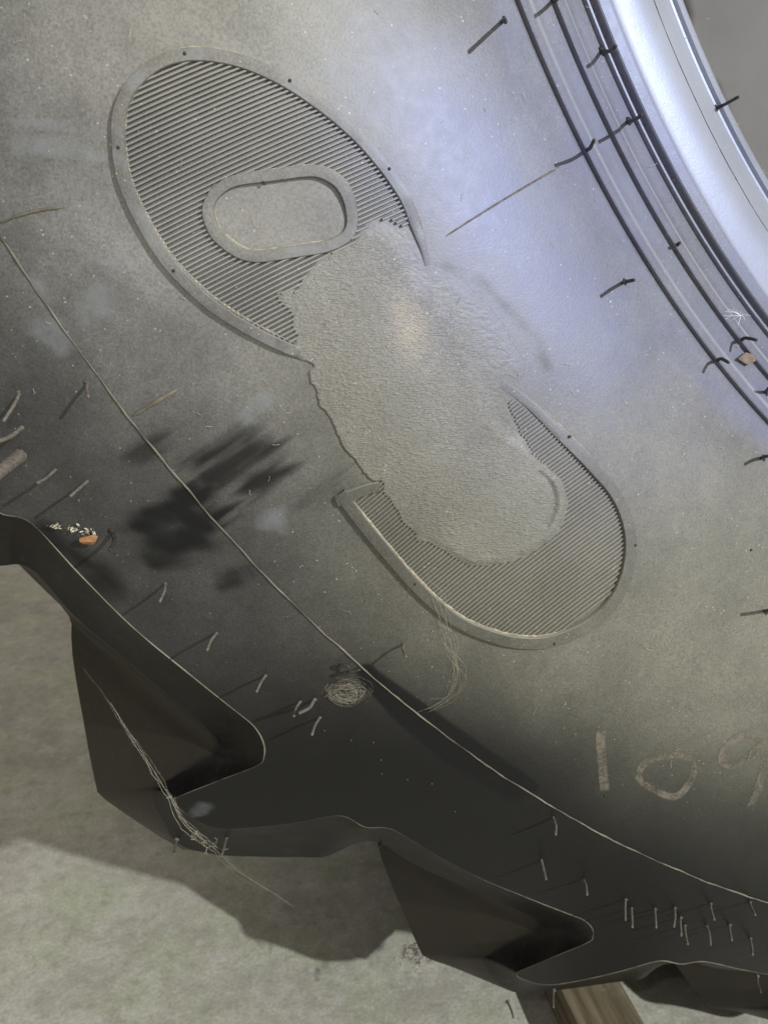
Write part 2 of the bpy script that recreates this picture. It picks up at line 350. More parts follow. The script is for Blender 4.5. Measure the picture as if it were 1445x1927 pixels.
# ------------------------------------------------------------------ the tyre
tyre = bpy.data.objects.new('tyre', None); COL.objects.link(tyre); tyre.location = (0, 0, 0); tyre.empty_display_size = .1
tag(tyre, 'huge dusty black tractor tyre standing on the concrete floor with deep tread bars', 'tyre')
def part(name, V, F, mat=RUB, parent=tyre, sharp=None, grime=True, smooth_sh=True, gmul=1, gadd=0):
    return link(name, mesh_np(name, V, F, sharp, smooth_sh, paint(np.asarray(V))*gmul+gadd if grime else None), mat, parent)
# near sidewall: profile rows from inside the bead out to the parting line
bead = [(.407,-.10),(.402,-.065),(.3992,-.040),(.3997,-.031),(.4013,-.0262),(.4032,-.0243),(.4045,-.0246),(.4053,-.0258),(.4063,-.0257),(.4073,-.0243)]
FL = lambda r: -.0243+(r-.4073)/(.4350-.4073)*.0140+.0036*np.sin((r-.4073)/(.4350-.4073)*math.pi)
bead += [(r, float(FL(r))) for r in np.linspace(.4073, .4350, 22)[1:]]
bead += [(.4360,-.0099),(.4368,-.0096),(.4376,-.0095),(.4404,-.0094),(.4409,-.0097),(.4413,-.0118),(.4424,-.0115),(.4432,-.0111),(.4434,-.0098),(.4437,-.0094),(.4443,-.0094),(.4446,-.0097),(.4449,-.0108),
         (.4470,-.0098),(.4495,-.0087),(.4518,-.0077),(.4526,-.0068),(.4532,-.0056),(.4540,-.0049),(.4552,-.0042),(.4566,-.0036),(.4572,-.0037),(.4576,-.0054),
         (.4590,-.0048),(.4620,-.0036),(.4645,-.0026),(.4656,-.0020),(.4662,-.0008),(.4670,0.0000),(.4684,.0008),(.4702,.0016),(.4708,.0015),(.4713,-.0004)]
rr = np.r_[np.arange(.4720, .6424, .001), .6424]
prof = np.array(bead + [(r, float(hb(r))) for r in rr])
ths = np.r_[np.arange(-176, -96, .1), np.arange(-96, 184, 2.0)]
def revolve(th, prof, side=1):
    a = np.radians(th)[:, None]; r, h = prof[:, 0][None, :], prof[:, 1][None, :]
    V = np.stack([r*np.cos(a), -side*(Y0+h)+0*a, ZC+r*np.sin(a)], -1).reshape(-1, 3)
    return V, grid_faces(len(th), len(prof), True, side < 0)
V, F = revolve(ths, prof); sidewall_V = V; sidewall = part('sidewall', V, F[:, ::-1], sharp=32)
# far sidewall and the lining inside
fp = np.array([(.402,-.11),(.3945,-.05),(.40,-.035),(.436,-.0096)]+[(r, float(hb(r))) for r in np.linspace(.445, .6424, 20)])
V, F = revolve(np.arange(0, 360, 2.0), fp, -1); part('far_sidewall', V, F, mat=LINER, grime=False)
lp = np.array([(.402,.10),(.42,.135),(.47,.165),(.55,.195),(.62,.19),(.66,.165),(.685,.12),(.695,.06),(.7,0),(.695,-.06),(.685,-.12),(.66,-.165),(.62,-.19),(.55,-.195),(.47,-.165),(.42,-.135),(.402,-.10)])
a = np.radians(np.arange(0, 360, 2.0))[:, None]
V = np.stack([lp[:, 0]*np.cos(a), lp[:, 1]+0*a, ZC+lp[:, 0]*np.sin(a)], -1).reshape(-1, 3); part('inner_liner', V, grid_faces(180, len(lp), True), mat=LINER, grime=False)

# tread: one bar (with its share of the groove) described by loops at growing depth, 23 of them per side
NL = 23; PITCHD = 360/NL; NSUB = 6
Epx = [(0,965),(60,985),(150,1080),(250,1180),(350,1263),(450,1343),(480,1369),(496,1398),(497,1424),(484,1441),(410,1470),(340,1498),(331,1509),(345,1527),(400,1557),(480,1557),(560,1548),(640,1535)]
L1px = [(0,1065),(60,1071),(140,1158),(220,1226),(300,1293),(370,1352),(400,1380),(411,1396),(410,1412),(392,1428),(350,1450),(303,1479),(292,1500),(330,1582),(400,1607),(480,1612),(560,1613),(612,1612)]
L2 = np.array([(-146.85,.745),(-145.8,.743),(-145,.742),(-144.2,.742),(-143.4,.742),(-142.7,.742),(-142.2,.743),(-141.9,.745),(-141.6,.749),(-141,.756),(-139,.7765),(-136.62,.8025),(-136.2,.8035),(-135.0,.8040),(-133.6,.8045),(-132.6,.804),(-132.1,.795),(-131.7,.765)])
TB = np.array([-146.85,-145.0,-143.0,-141.0,-138.9,-136.6,-135.4,-134.8,-134.4,-134.0,-133.6,-133.2,-132.9,-132.65,-132.35,-132.05,-131.75,-131.45])
Eth, Er = to_polar(surf(Epx))
L1hc = hb(Er)-.025; L1th, L1r = to_polar(at_h(L1px, L1hc))
def periodic(th, r, lin=False):                        # refine one pitch smoothly, last point = first + pitch
    n = len(th); T = np.r_[th[-1]-PITCHD, th, th[0]+PITCHD, th[1]+PITCHD]; R = np.r_[r[-1], r, r[0], r[1]]
    out = []
    for i in range(1, n+1):
        for k in range(NSUB):
            t = k/NSUB; f = (lambda A: A[i]*(1-t)+A[i+1]*t) if lin else lambda A: .5*((2*A[i])+(A[i+1]-A[i-1])*t+(2*A[i-1]-5*A[i]+4*A[i+1]-A[i+2])*t*t+(3*A[i]-A[i-1]-3*A[i+1]+A[i+2])*t**3)
            out.append((f(T), f(R)))
    out.append((th[0]+PITCHD, r[0])); return np.array(out)
E_ = periodic(Eth, Er); L1_ = periodic(L1th, L1r); L1h = periodic(L1th, L1hc)[:, 1]; L2_ = periodic(L2[:, 0], L2[:, 1], True); TB_ = periodic(TB, TB*0)[:, 0]
Eh = hb(E_[:, 1])
# shoulder skin between the parting line and the bar edges
def shoulder(copies, nrow):
    Vs, Fs, o = [], [], 0
    for c in copies:
        for t in np.linspace(0, 1, nrow)[None, :]:
            th = TB_[:, None]*(1-t)+E_[:, :1]*t + c*PITCHD; r = .6424*(1-t)+E_[:, 1:]*t
            V = pol(th, r, hb(r)).reshape(-1, 3); Vs.append(V); Fs.append(grid_faces(len(TB_), nrow)+o); o += len(V)
    return np.concatenate(Vs), np.concatenate(Fs)
V, F = shoulder(range(-2, 5), 70); V2, F2 = shoulder(range(5, NL-2), 8); V, F = join([(V, F), (V2, F2)])
part('shoulder', V, F[:, ::-1])
# bar mesh
rows = []
for t in (0, .06, .14, .3, .5, .7, .85, .95, 1):
    rows.append((E_[:, 0]*(1-t)+L1_[:, 0]*t, E_[:, 1]*(1-t)+L1_[:, 1]*t, Eh*(1-t)+L1h*t - .0012*math.sin(t*math.pi)))
for t in (.04, .12, .3, .5, .75, 1):
    rows.append((L1_[:, 0]*(1-t)+L2_[:, 0]*t, L1_[:, 1]*(1-t)+L2_[:, 1]*t, L1h*(1-t)-.10*t))
for t in (.5, 1):
    r3 = .762+(L2_[:, 1]-.742)*.95
    rows.append((L2_[:, 0]+3*t, L2_[:, 1]*(1-t)+r3*t, -.10-.095*t+0*r3))
rows.append((L2_[:, 0]+3, 0*r3+.757, -.206+0*r3)); rows.append((L2_[:, 0]+3, 0*r3+.757, -.2101+0*r3))
bar_V = np.stack([pol(a, b, c) for a, b, c in rows], 1).reshape(-1, 3); bar_F = grid_faces(len(TB_), len(rows))
bar_me = None
from mathutils import Matrix
def rot_y(deg):                             # turn about the axle
    return Matrix.Translation((0, 0, ZC)) @ Matrix.Rotation(-math.radians(deg), 4, 'Y') @ Matrix.Translation((0, 0, -ZC))
far_V = bar_V*np.array([1, -1, 1]); far_me = mesh_np('tread_bar_far', far_V, bar_F, 22)
far_me.materials.append(BARM)
base_me = mesh_np('tread_bar', bar_V, bar_F[:, ::-1], 22, grime=paint(bar_V)*np.array([.3, .1, 1, .5])); base_me.materials.append(BARM)
nr_ = len(rows)
for me_ in (base_me, far_me):
    ev = np.zeros(len(me_.edges)*2, np.int32); me_.edges.foreach_get('vertices', ev); rw = ev.reshape(-1, 2) % nr_
    se = me_.attributes.get('sharp_edge') or me_.attributes.new('sharp_edge', 'BOOLEAN', 'EDGE')
    cur = np.zeros(len(me_.edges), bool); se.data.foreach_get('value', cur); cur |= (rw[:, 0] == rw[:, 1]) & ((rw[:, 0] == 8) | (rw[:, 0] == 0)); se.data.foreach_set('value', cur)
    mu = me_.attributes.new('mud', 'FLOAT', 'POINT'); mu.data.foreach_set('value', ((np.arange(len(me_.vertices)) % nr_) >= 9).astype(np.float32))
for k in range(NL):
    o = link('tread_bar', base_me, None, tyre); o.matrix_basis = rot_y(k*PITCHD)
    o = link('tread_bar', far_me, None, tyre); o.matrix_basis = rot_y((k+.85)*PITCHD)

Pe = []
for c_ in range(-2, 5):
    for k_ in range(0, len(E_)-1): Pe.append(pol(np.array([E_[k_, 0]+c_*PITCHD]), np.array([E_[k_, 1]]), np.array([Eh[k_]-.0001]))[0])
Pe = np.array(Pe); ke = np.arange(len(Pe)); V, F = sweep(Pe, np.maximum(.00010, -.00004+.00050*fbm(ke/13, 0*ke, 77)), 6, False); part('edge_highlight', V, F, FLASHM, grime=False)  # dusty tan tube along the bar edges, drawn in as their highlight
# mould flash: the thin fin that runs round the shoulder
def ring(th, r, lift, rad):
    P = pol(th, r, hb(r)+lift); return P
th = np.r_[np.arange(-165, -100, .12), np.arange(-100, 195, 1.5)]
wb = .0009*(fbm(th*1.3, th*0, 4)-.5)
Pm = pol(th, .6424+wb, hb(.6424+wb)+.0003); Pm = np.r_[Pm, Pm[:1]]
xx, yy = project(Pm)
gap = 1-.75*np.exp(-((xx-150)/45)**2)*(yy > 500)
V, F = sweep(Pm, (.00018+.00028*fbm(np.r_[th, th[0]]*3, 0*xx, 8))*gap, 8, False); part('mould_flash', V, F, FLASHM, grime=False)
# radial mould seams
def seam(pts, rad, lift=.0001, mat=FLASHM, name='mould_seam'):
    q = resample(smooth(pts, 6), 4); P = surf(q, lift); n = len(P)
    rd = rad*(.7+.6*fbm(np.arange(n)/6, np.zeros(n), len(pts)))*np.minimum(1, np.minimum(np.arange(n)+1, n-np.arange(n))/4)
    V, F = sweep(P, rd, 8); return part(name, V, F, mat, grime=False)
seam([(838,445),(900,405),(970,362),(1052,314)], .0003, .0001, SPEWM); seam([(334,733),(300,753),(250,783)], .00065)
seam([(0,420),(40,405),(80,395),(120,390)], .0004); seam([(660,1285),(625,1302),(607,1312)], .0009)
seam([(1227,200),(1260,180),(1285,163)], .0003, -.0001)
# dark parting seam on the bead flank
thb = np.arange(-160, -110, .15); rb = .4190+.0003*fbm(thb, 0*thb); Pb = pol(thb, rb, FL(rb)+.00002)
V, F = sweep(Pb, .00006+.00016*fbm(thb*2, 0*thb, 3), 6, False); part('bead_seam', V, F, SPEWD, grime=False)

# ------------------------------------------------------------------ the moulded badge
Z1 = lambda L: [(150+a/2.064, 50+b/2.064) for a, b in L]
Z2 = lambda L: [(550+a/2.064, 400+b/2.064) for a, b in L]
EGG = Z1([(905,1312),(800,1270),(700,1222),(600,1167),(500,1100),(420,1030),(350,958),(290,880),(230,780),(185,690),(150,600),(131,500),(125,400),(132,330),(152,270),(187,210),(242,155),(310,112),(380,90),(450,83),(540,90),(640,114),(740,155),(840,210),(930,273),(1020,345),(1100,420),(1170,500),(1230,580),(1280,660),(1315,740),(1340,830),(1360,925)])
PILL = Z1([(476,720),(490,665),(525,618),(600,577),(740,558),(880,541),(950,550),(1020,592),(1062,660),(1080,740),(1072,800),(1035,845),(960,878),(840,898),(700,917),(620,903),(550,858),(500,800)])
LOBE = Z2([(165,1100),(250,1215),(350,1335),(450,1450),(550,1545),(640,1610),(740,1655),(850,1685),(960,1690),(1050,1670),(1140,1630),(1220,1570),(1280,1490),(1318,1390),(1330,1280),(1310,1170),(1262,1070),(1190,985),(1120,910),(1060,850),(1000,790),(940,735),(880,690),(820,650)])
PATCH = [(612,478),(590,500),(566,523),(563,537),(540,547),(518,549),(524,566),(536,580),(550,591),(547,612),(556,626),(561,636),(552,652),(570,676),(590,686),(580,700),(584,716),(593,732),(598,752),(607,770),(622,792),(640,830),(660,860),(688,893),(700,905),(717,906),(724,930),(741,951),(750,971),(766,990),(781,1006),(786,1018),(811,1021),(832,1036),(862,1056),(892,1066),(932,1063),(980,1051),(1020,1026),(1045,1006),(1060,976),(1066,940),(1058,910),(1040,886),(1014,866),(992,828),(970,786),(952,742),(943,712),(955,706),(975,718),(985,705),(985,680),(960,640),(930,590),(880,540),(830,505),(806,498),(804,478),(790,460),(775,440),(758,425),(735,412),(705,410),(690,418),(674,436),(668,450),(650,462)]
egg = resample(smooth(EGG, 5), 5); pill = resample(smooth(PILL, 6, True), 5, True); lobe = resample(smooth(LOBE, 5), 5); patch = resample(smooth(PATCH, 4, True), 3, True)
patch += (np.stack([fbm(patch[:, 0]/9, patch[:, 1]/9, 31), fbm(patch[:, 0]/9, patch[:, 1]/9, 37)], 1)-.5)*9
def offset(P, w, closed):
    T = np.roll(P, -1, 0)-np.roll(P, 1, 0) if closed else np.gradient(P, axis=0)
    T /= np.linalg.norm(T, axis=1)[:, None]; return P+np.stack([-T[:, 1], T[:, 0]], 1)*np.asarray(w).reshape(-1, 1)
def frame(name, P, width, lift, closed, sign, mat=RUB):
    w = np.broadcast_to(np.asarray(width, float), (len(P),)); lf = np.broadcast_to(np.asarray(lift, float), (len(P),))
    rowsf = []
    for u, k in ((-.02, -.3), (.0, .55), (.03, .85), (.07, 1), (.3, 1.04), (.6, 1.04), (.92, 1), (.965, .85), (.995, .5), (1.02, -.3)):
        rowsf.append(surf(offset(P, sign*w*u, closed), lf*k))
    V = np.stack(rowsf, 1).reshape(-1, 3); F = grid_faces(len(P), len(rowsf), closed)
    fx, fy = project(V); sm = .75*sstep(.35, .7, fbm(fx/50, fy/50, 44))*sstep(950, 700, fy)
    return part(name, V, F[:, ::-1] if sign < 0 else F, mat, sharp=38, gmul=np.array([.8, 1, .3, 1]), gadd=np.stack([0*sm, 0*sm, 0*sm, sm], 1))
n = len(egg); s = np.arange(n)/n
x_, y_ = egg[:, 0], egg[:, 1]
eg_lift = .0016*(1-.55*sstep(.90, .95, s))*(1-.45*sstep(.06, 0, s))*np.minimum(1, .15+np.minimum(s, 1-s)*22)
egg_frame = frame('badge_frame', egg, 25*(1-.12*np.cos(s*6.28))*(1-.55*sstep(.93, 1, s)), eg_lift, False, 1)
pill_lift = np.full(len(pill), .0016); pd = np.hypot(pill[:, 0]-668, pill[:, 1]-440); pill_lift = .0016-.0006*sstep(90, 20, pd)
pill_frame = frame('badge_frame', pill, 23, pill_lift, True, 1)
n = len(lobe); s = np.arange(n)/n
lobe_frame = frame('badge_frame', lobe, 23*(1-.3*sstep(.86, 1, s)), .0016*(1-.97*sstep(.78, 1.0, s)), False, -1)
# blank end of the lower frame
q = resample(smooth(Z2([(165,1100),(225,1075),(290,1052),(335,1044)]), 4), 5); end_bar = frame('badge_frame', q, 20, .0015-.0006*np.linspace(0, 1, len(q)), False, 1)
for o, lb in ((egg_frame, 'large egg-shaped raised rim round the upper ribbed field'), (pill_frame, 'small pill-shaped raised rim inside the egg-shaped field'), (lobe_frame, 'rounded raised rim round the lower ribbed field'), (end_bar, 'short straight rim closing the left end of the lower field')): o['label'] = lb
def dust_line(P, parent, rad, lift):
    P = np.asarray(P); n = len(P); k = np.arange(n); rd = rad*(.35+1.2*fbm(k/3.0, 0*k, n))*np.minimum(1, np.minimum(k+1, n-k)/10)
    V, F = sweep(surf(P+RNG.normal(0, .35, P.shape), lift), np.maximum(rd, .00005), 6); return part('dust_line', V, F, DUSTM, parent, grime=False)
ei = offset(egg, 25.5, False); ne = len(egg); dust_line(ei[int(ne*.03):int(ne*.50)], egg_frame, .00045, .0005); dust_line(offset(egg, -.5, False)[int(ne*.46):int(ne*.97)], egg_frame, .0003, .0002)
pi_ = offset(pill, 23.5, True); npl = len(pill); roll = lambda A, a, b: np.take(A, np.arange(int(a*npl), int(b*npl)) % npl, axis=0)
dust_line(roll(pi_, .62, 1.06), pill_frame, .0004, .0002); dust_line(roll(offset(pill, -.5, True), .13, .5), pill_frame, .00028, .0006)
nl = len(lobe); dust_line(offset(lobe, -23.5, False)[int(nl*.02):int(nl*.47)], lobe_frame, .0005, .0005); dust_line(offset(lobe, .5, False)[int(nl*.66):int(nl*.95)], lobe_frame, .00028, .0002)
# ribs
egg_in = offset(egg, 22, False); lobe_in = np.r_[offset(lobe, -21, False)[: int(len(lobe)*.995)], [(935,700),(980,860),(720,905),(665,935)]]
egg_poly = np.r_[egg_in, [(806,498),(700,600)]]
pill_out = offset(pill, 2, True)
# groove floors painted darker to stand for shade, with less dust than the ribs
sg = np.zeros(len(sidewall_V)*4, np.float32); sidewall.data.attributes['grime'].data.foreach_get('color', sg); sg = sg.reshape(-1, 4)
fx, fy = project(sidewall_V); gr = (inside(fx, fy, egg_poly) & ~inside(fx, fy, pill_out)) | inside(fx, fy, lobe_in); gr &= sidewall_V[:, 1] < 0
gr &= np.hypot(sidewall_V[:, 0], sidewall_V[:, 2]-ZC) > .48
k_ = np.where(inside(fx, fy, lobe_in), .15, .42)*gr; sg[:, 0] *= 1-.8*k_; sg[:, 2] = np.maximum(sg[:, 2], .8*k_); sg[:, 3] *= 1-gr
sidewall.data.attributes['grime'].data.foreach_set('color', np.ascontiguousarray(sg).ravel())
def rib_strip(cx, cy, hw, lift, parent, mat=RIBM):
    P = np.stack([cx, cy], 1); T = np.gradient(P, axis=0); T /= np.linalg.norm(T, axis=1)[:, None]; N = np.stack([-T[:, 1], T[:, 0]], 1)
    V = np.stack([surf(P+N*hw*a, lift*b) for a, b in ((-1, -.15), (-.55, 1), (.55, 1), (1, -.15))], 1).reshape(-1, 3)
    F = grid_faces(len(P), 4); V = np.r_[V]
    return part('rib', V, F, mat, parent, sharp=40)
def runs(mask):
    out, st = [], None
    for i, m in enumerate(mask):
        if m and st is None: st = i
        if not m and st is not None: out.append((st, i-1)); st = None
    if st is not None: out.append((st, len(mask)-1))
    return out
pe = patch+0
X = np.arange(210, 830, 2.0)
for k in range(-30, 90):
    Y = 262-.47*(X-220)+.00012*(X-220)**2 + k*10.7*(1-.00025*(X-220)) + .6*(hash2(k, 0)-.5)
    ok = inside(X, Y, egg_poly) & ~inside(X, Y, pill_out) & ~(inside(X, Y, pe) & (seg_dist(X, Y, pe) > 5))
    for a, b in runs(ok):
        if b-a < 5: continue
        m = max(3, min(9, (b-a)//14)); ii = np.linspace(a, b, m).round().astype(int)
        rib_strip(X[ii], Y[ii], 3.35, .0011, egg_frame)
ux, uy = .775, -.632; vx, vy = .632, .775
S = np.arange(-400, 700, 2.0)
for k in range(0, 72):
    o_ = 1095+k*6.9
    Xl = o_*vx+S*ux+0.00012*(S-0)**2*vx; Yl = o_*vy+S*uy+0.00012*(S)**2*vy
    ok = inside(Xl, Yl, lobe_in) & ~(inside(Xl, Yl, pe) & (seg_dist(Xl, Yl, pe) > 4))
    for a, b in runs(ok):
        if b-a < 5: continue
        m = max(3, min(8, (b-a)//14)); ii = np.linspace(a, b, m).round().astype(int)
        rib_strip(Xl[ii], Yl[ii], 2.2, .00065, lobe_frame)
# leathery buffed patch where the lettering was ground off
gx, gy = np.meshgrid(np.arange(506, 1082, 2.2), np.arange(402, 1076, 2.2), indexing='ij'); shp = gx.shape
gx = gx.ravel(); gy = gy.ravel(); ins = inside(gx, gy, patch); dist = seg_dist(gx, gy, patch)
sd = np.where(ins, dist, -dist)
soft = 1+55*sstep(740, 880, gx-.55*(gy-600))*sstep(880, 780, gy) + 40*sstep(700, 800, gx)*sstep(520, 430, gy)*0
hgt = .00062*sstep(-1.5, 2.5*soft, sd) - .0004*(sd < -1.5)
hgt *= .9+.25*fbm(gx/60, gy/60, 51)
hgt += .00095*sstep(0, 14, sd)*blob(gx, gy, 930, 962, 128, 90, -38, 6)
hgt -= .0006*stroke(gx, gy, smooth([(1012,890),(1035,915),(1040,950),(1025,985)], 5), 9, .9)
hgt += .0005*stroke(gx, gy, smooth([(985,1035),(1030,1000),(1052,950),(1040,905)], 5), 13, .9)
wr = np.abs(fbm(gx/15+fbm(gx/40, gy/40, 60)*3, gy/6.5+fbm(gx/30, gy/30, 61)*2.5, 62, 3)-.5)
hgt += .00007*sstep(0, .16, wr)*sstep(4, 20, sd)
V = surf(np.stack([gx, gy], 1), hgt)
F = grid_faces(*shp); keep = (sd[F] > -4).any(1); F = F[keep]
uq, inv = np.unique(F, return_inverse=True); po = part('buffed_patch', V[uq], inv.reshape(F.shape), PATCHM)
pa = po.data.attributes.new('worn', 'FLOAT', 'POINT'); pa.data.foreach_set('value', sstep(-2, 3+2.2*soft, sd).astype(np.float32)[uq]); po['label'] = 'worn leathery smear across the middle of the badge'
# ------------------------------------------------------------------ vent spews and nubs
def spew(root, tip, L=.0098, rad=.00058, bend=None, mat=SPEWM, depth=None):
    if depth is None:
        a = surf([root])[0]; b = CAM+pixel_dirs([tip])[0]*(a[1]-L-CAM[1])
    else:
        a = at_h([root], depth)[0]; b = CAM+pixel_dirs([tip])[0]*(a[1]-L-CAM[1])
    m = (a+b)/2+RNG.normal(0, .00035, 3)
    if bend: c = CAM+pixel_dirs([bend])[0]*((a[1]+b[1])/2-CAM[1]); m = c
    P = smooth([a-(m-a)*.08, a+(m-a)*.2, m, b], 4); n = len(P); tt = np.linspace(0, 1, n)
    rd = rad*(1+1.3*np.exp(-(tt/.07)**2)-.15*tt)*(1+.1*(RNG.random(n)-.5)); V, F = sweep(P, rd, 8)
    return part('vent_spew', V, F, mat, grime=False)
for a, b in [((105,884),(71,909)),((165,906),(133,934)),((165,722),(167,747)),((312,1098),(301,1132)),((408,1191),(390,1224)),((500,1271),(483,1302)),
             ((565,1320),(553,1348)),((602,1350),(587,1383)),((758,1213),(764,1237)),((37,743),(7,793))]: spew(a, b)
spew((42,805),(-8,832), .013, .0008, (20,822)); spew((592,1316),(563,1342), .010, .0007, (582,1332)); spew((40,857),(-25,910), .022, .0023)
lp_ = surf([(648+11*math.cos(a_), 1250+8*math.sin(a_)) for a_ in np.linspace(2.6, 8.2, 12)]+[(668,1254),(678,1252)], .0012+.0022*np.sin(np.linspace(0, 2.6, 14))); V, F = sweep(smooth(lp_, 3), .0005, 8); part('vent_spew', V, F, SPEWD, grime=False)
spew((213,1001),(207,1036), .010, .0007, (215,1020), SPEWD)
for a, b in [((1040,1538),(1045,1571)),((1018,1618),(1027,1655)),((1097,1655),(1104,1684)),((1176,1692),(1176,1732)),((1187,1708),(1189,1745)),((1231,1710),(1234,1746)),((1268,1708),(1267,1744)),
             ((1279,1726),(1281,1761)),((1287,1741),(1293,1777)),((1328,1742),(1336,1778)),((1335,1700),(1343,1731)),((1371,1740),(1376,1770)),((1409,1697),(1420,1722)),((1410,1765),(1415,1797))]: spew(a, b, .011, .0006, mat=SPEWM)
for a, b, h in [((1064,1756),(1069,1789),-.05),((718,1564),(714,1594),-.045),((426,1576),(418,1608),-.045),((332,1582),(328,1608),-.06),((955,1886),(966,1916),-.06),((1041,1865),(1041,1896),-.05),((1424,1838),(1431,1868),-.045)]:
    spew(a, b, .011, .0006, depth=h)
for a, b, L, bd in [((945,40),(951,41),.018,None),((1041,1),(1054,-8),.013,None),((1132,97),(1158,87),.014,(1146,96)),((1181,229),(1206,216),.018,None),((1103,283),(1117,264),.018,(1110,278)),((1171,532),(1192,527),.014,(1178,530)),
                    ((1272,468),(1278,457),.004,None),((1348,679),(1370,682),.011,(1356,675)),((1393,641),(1423,640),.010,(1402,636)),((1432,862),(1452,858),.011,None),((1438,1150),(1452,1146),.010,None),((1440,738),(1452,725),.008,None)]:
    spew(a, b, L, .0007, bd, SPEWD)
spew((1347,204),(1389,182), .009, .0007, mat=SPEWD, depth=-.025)
def nub(p, lift, rad=.00075, mat=RUB):
    c = surf([p], lift)[0]; nn = normal_at(c[None])[0]; t1 = np.cross(nn, [0, 0, 1.]); t1 /= np.linalg.norm(t1); t2 = np.cross(nn, t1); V = []
    for k, (rr_, hh) in enumerate(((1, -.2), (.95, .35), (.6, .75), (.15, .9))):
        for j in range(8): a = j*math.pi/4; V.append(c+rad*(rr_*(math.cos(a)*t1+math.sin(a)*t2)+hh*nn))
    F = [(i*8+j, i*8+(j+1) % 8, (i+1)*8+(j+1) % 8, (i+1)*8+j) for i in range(3) for j in range(8)]
    return part('vent_nub', np.array(V), np.array(F), mat, grime=False)
for p in [(349,104),(544,155),(729,320),(226,279),(329,509),(1190,1024),(1040,1207),(780,1095),(496,345),(1067,821)]: nub(p, .0016, .00052, SPEWD)
for p in [(610,1375),(660,1393),(702,1397),(716,1430),(718,1456),(766,1467),(812,1475),(855,1527),(1213,460),(1206,103),(1412,1035),(1138,1497),(1385,495)]: nub(p, 0, .00055, SPEWD)

# chalk number
def chalk(name, pts, w, label):
    q = resample(smooth(pts, 6), 3); n = len(q); T = np.gradient(q, axis=0); T /= np.linalg.norm(T, axis=1)[:, None]; N = np.stack([-T[:, 1], T[:, 0]], 1)
    us = np.linspace(-.5, .5, 7); ww = w*(1+.15*(fbm(np.arange(n)/8, np.zeros(n), len(pts))-.5))
    V = np.stack([surf(q+N*(ww*u)[:, None]+RNG.normal(0, .35, (n, 2))*(abs(u) > .4), .00018) for u in us], 1).reshape(-1, 3)
    e = np.clip((.5-np.abs(us))*7, 0, 1)[None, :]*np.minimum(1, np.minimum(np.arange(n)+.5, n-.5-np.arange(n))/3)[:, None]
    me = mesh_np(name, V, grid_faces(n, 7)); a = me.attributes.new('edge', 'FLOAT', 'POINT'); a.data.foreach_set('value', np.maximum(e, .05).astype(np.float32).ravel())
    o = link(name, me, CHALK, tyre); o['label'] = label; return o
C4 = lambda L: [(1045+a/3.6125, 1300+b/3.6125) for a, b in L]
chalk('chalk_digit', C4([(312,240),(303,330),(315,480),(325,590),(332,680)]), 21, 'chalk numeral 1')
chalk('chalk_digit', C4([(560,560),(600,490),(680,452),(790,435),(880,445),(930,495),(930,570),(890,645),(850,695),(800,718),(740,705),(650,660),(575,612),(556,560)]), 15, 'chalk numeral 0')
chalk('chalk_digit', C4([(1400,360),(1340,305),(1270,300),(1190,350),(1132,420),(1130,482),(1180,502),(1250,482),(1320,440),(1380,380),(1412,400),(1412,500),(1385,620),(1350,720),(1312,805)]), 16, 'chalk numeral 9')

# ------------------------------------------------------------------ small things lying on and round the tyre
def free(name, V, F, mat, label, cat, group=None, smooth_sh=True):
    V = np.asarray(V, float); c = V.mean(0); o = link(name, mesh_np(name, V-c, F, 40, smooth_sh), mat); o.location = c; return tag(o, label, cat, group)
# spider nest
def fibres(center, nn, rad, count, fr, seed, flat=.6):
    g = np.random.default_rng(seed); t1 = np.cross(nn, [0, 0, 1.]); t1 /= np.linalg.norm(t1); t2 = np.cross(nn, t1); parts = []
    for k in range(count):
        a0 = g.uniform(0, 6.28); el = g.uniform(.15, 1); R = rad*(.08+.92*g.random()**.7); tl = g.uniform(-.9, .9); ph = np.linspace(a0, a0+g.uniform(.6, 2.6), 14); ox, oy = g.normal(0, rad*.22, 2)
        x = np.cos(ph)*R+ox; y = np.sin(ph)*R*g.uniform(.4, 1)+oy; z = flat*rad*np.sqrt(np.clip(1-(x*x+y*y)/(rad*rad*1.02), 0, 1))*el+.0002+.15*rad*tl*np.sin(ph)*.3
        P = center+x[:, None]*t1+y[:, None]*t2+np.abs(z)[:, None]*nn+g.normal(0, rad*.02, (14, 3)); parts.append(sweep(P, fr, 4, False))
    return join(parts)
c = surf([(650,1300)])[0]; V, F = fibres(c, normal_at(c[None])[0], (.0066), 150, .00003, 3, .35); free('spider_nest', V, F, WEBF, 'small round ball of tan spider silk below the raised shoulder line', 'spider nest')
# cobweb strand from the tread bar to the floor
g = np.random.default_rng(5)
pts3 = [CAM+pixel_dirs([p])[0]*d for p, d in [((158,1258),.348),((200,1312),.328),((240,1372),.315),((290,1450),.305),((320,1500),.296),((345,1548),.292),((385,1583),.298),((410,1603),.315),((450,1640),.37),((500,1672),.42),((560,1712),.46)]]
base = smooth(pts3, 8); parts = []
for k in range(9):
    n = len(base); a, b = (0, n) if k < 2 else (sorted(g.integers(0, n, 2)))
    if b-a < 8: a, b = int(n*.3), int(n*.8)
    P = base[a:b]+np.cumsum(g.normal(0, .00022, (b-a, 3)), 0)*(0 if k == 0 else 1); parts.append(sweep(P, .00007 if k < 2 else .00004, 4, False))
for k in range(9):
    i = int(g.normal(.58, .12)*len(base)); i = max(3, min(len(base)-4, i)); P = base[i]+np.cumsum(g.normal(0, .0011, (7, 3)), 0); parts.append(sweep(P, g.uniform(.00005, .00014), 4, False))
V, F = join(parts); free('cobweb', V, F, WEBM, 'long dusty cobweb strand hanging from the tread bar towards the floor', 'cobweb')
parts = []
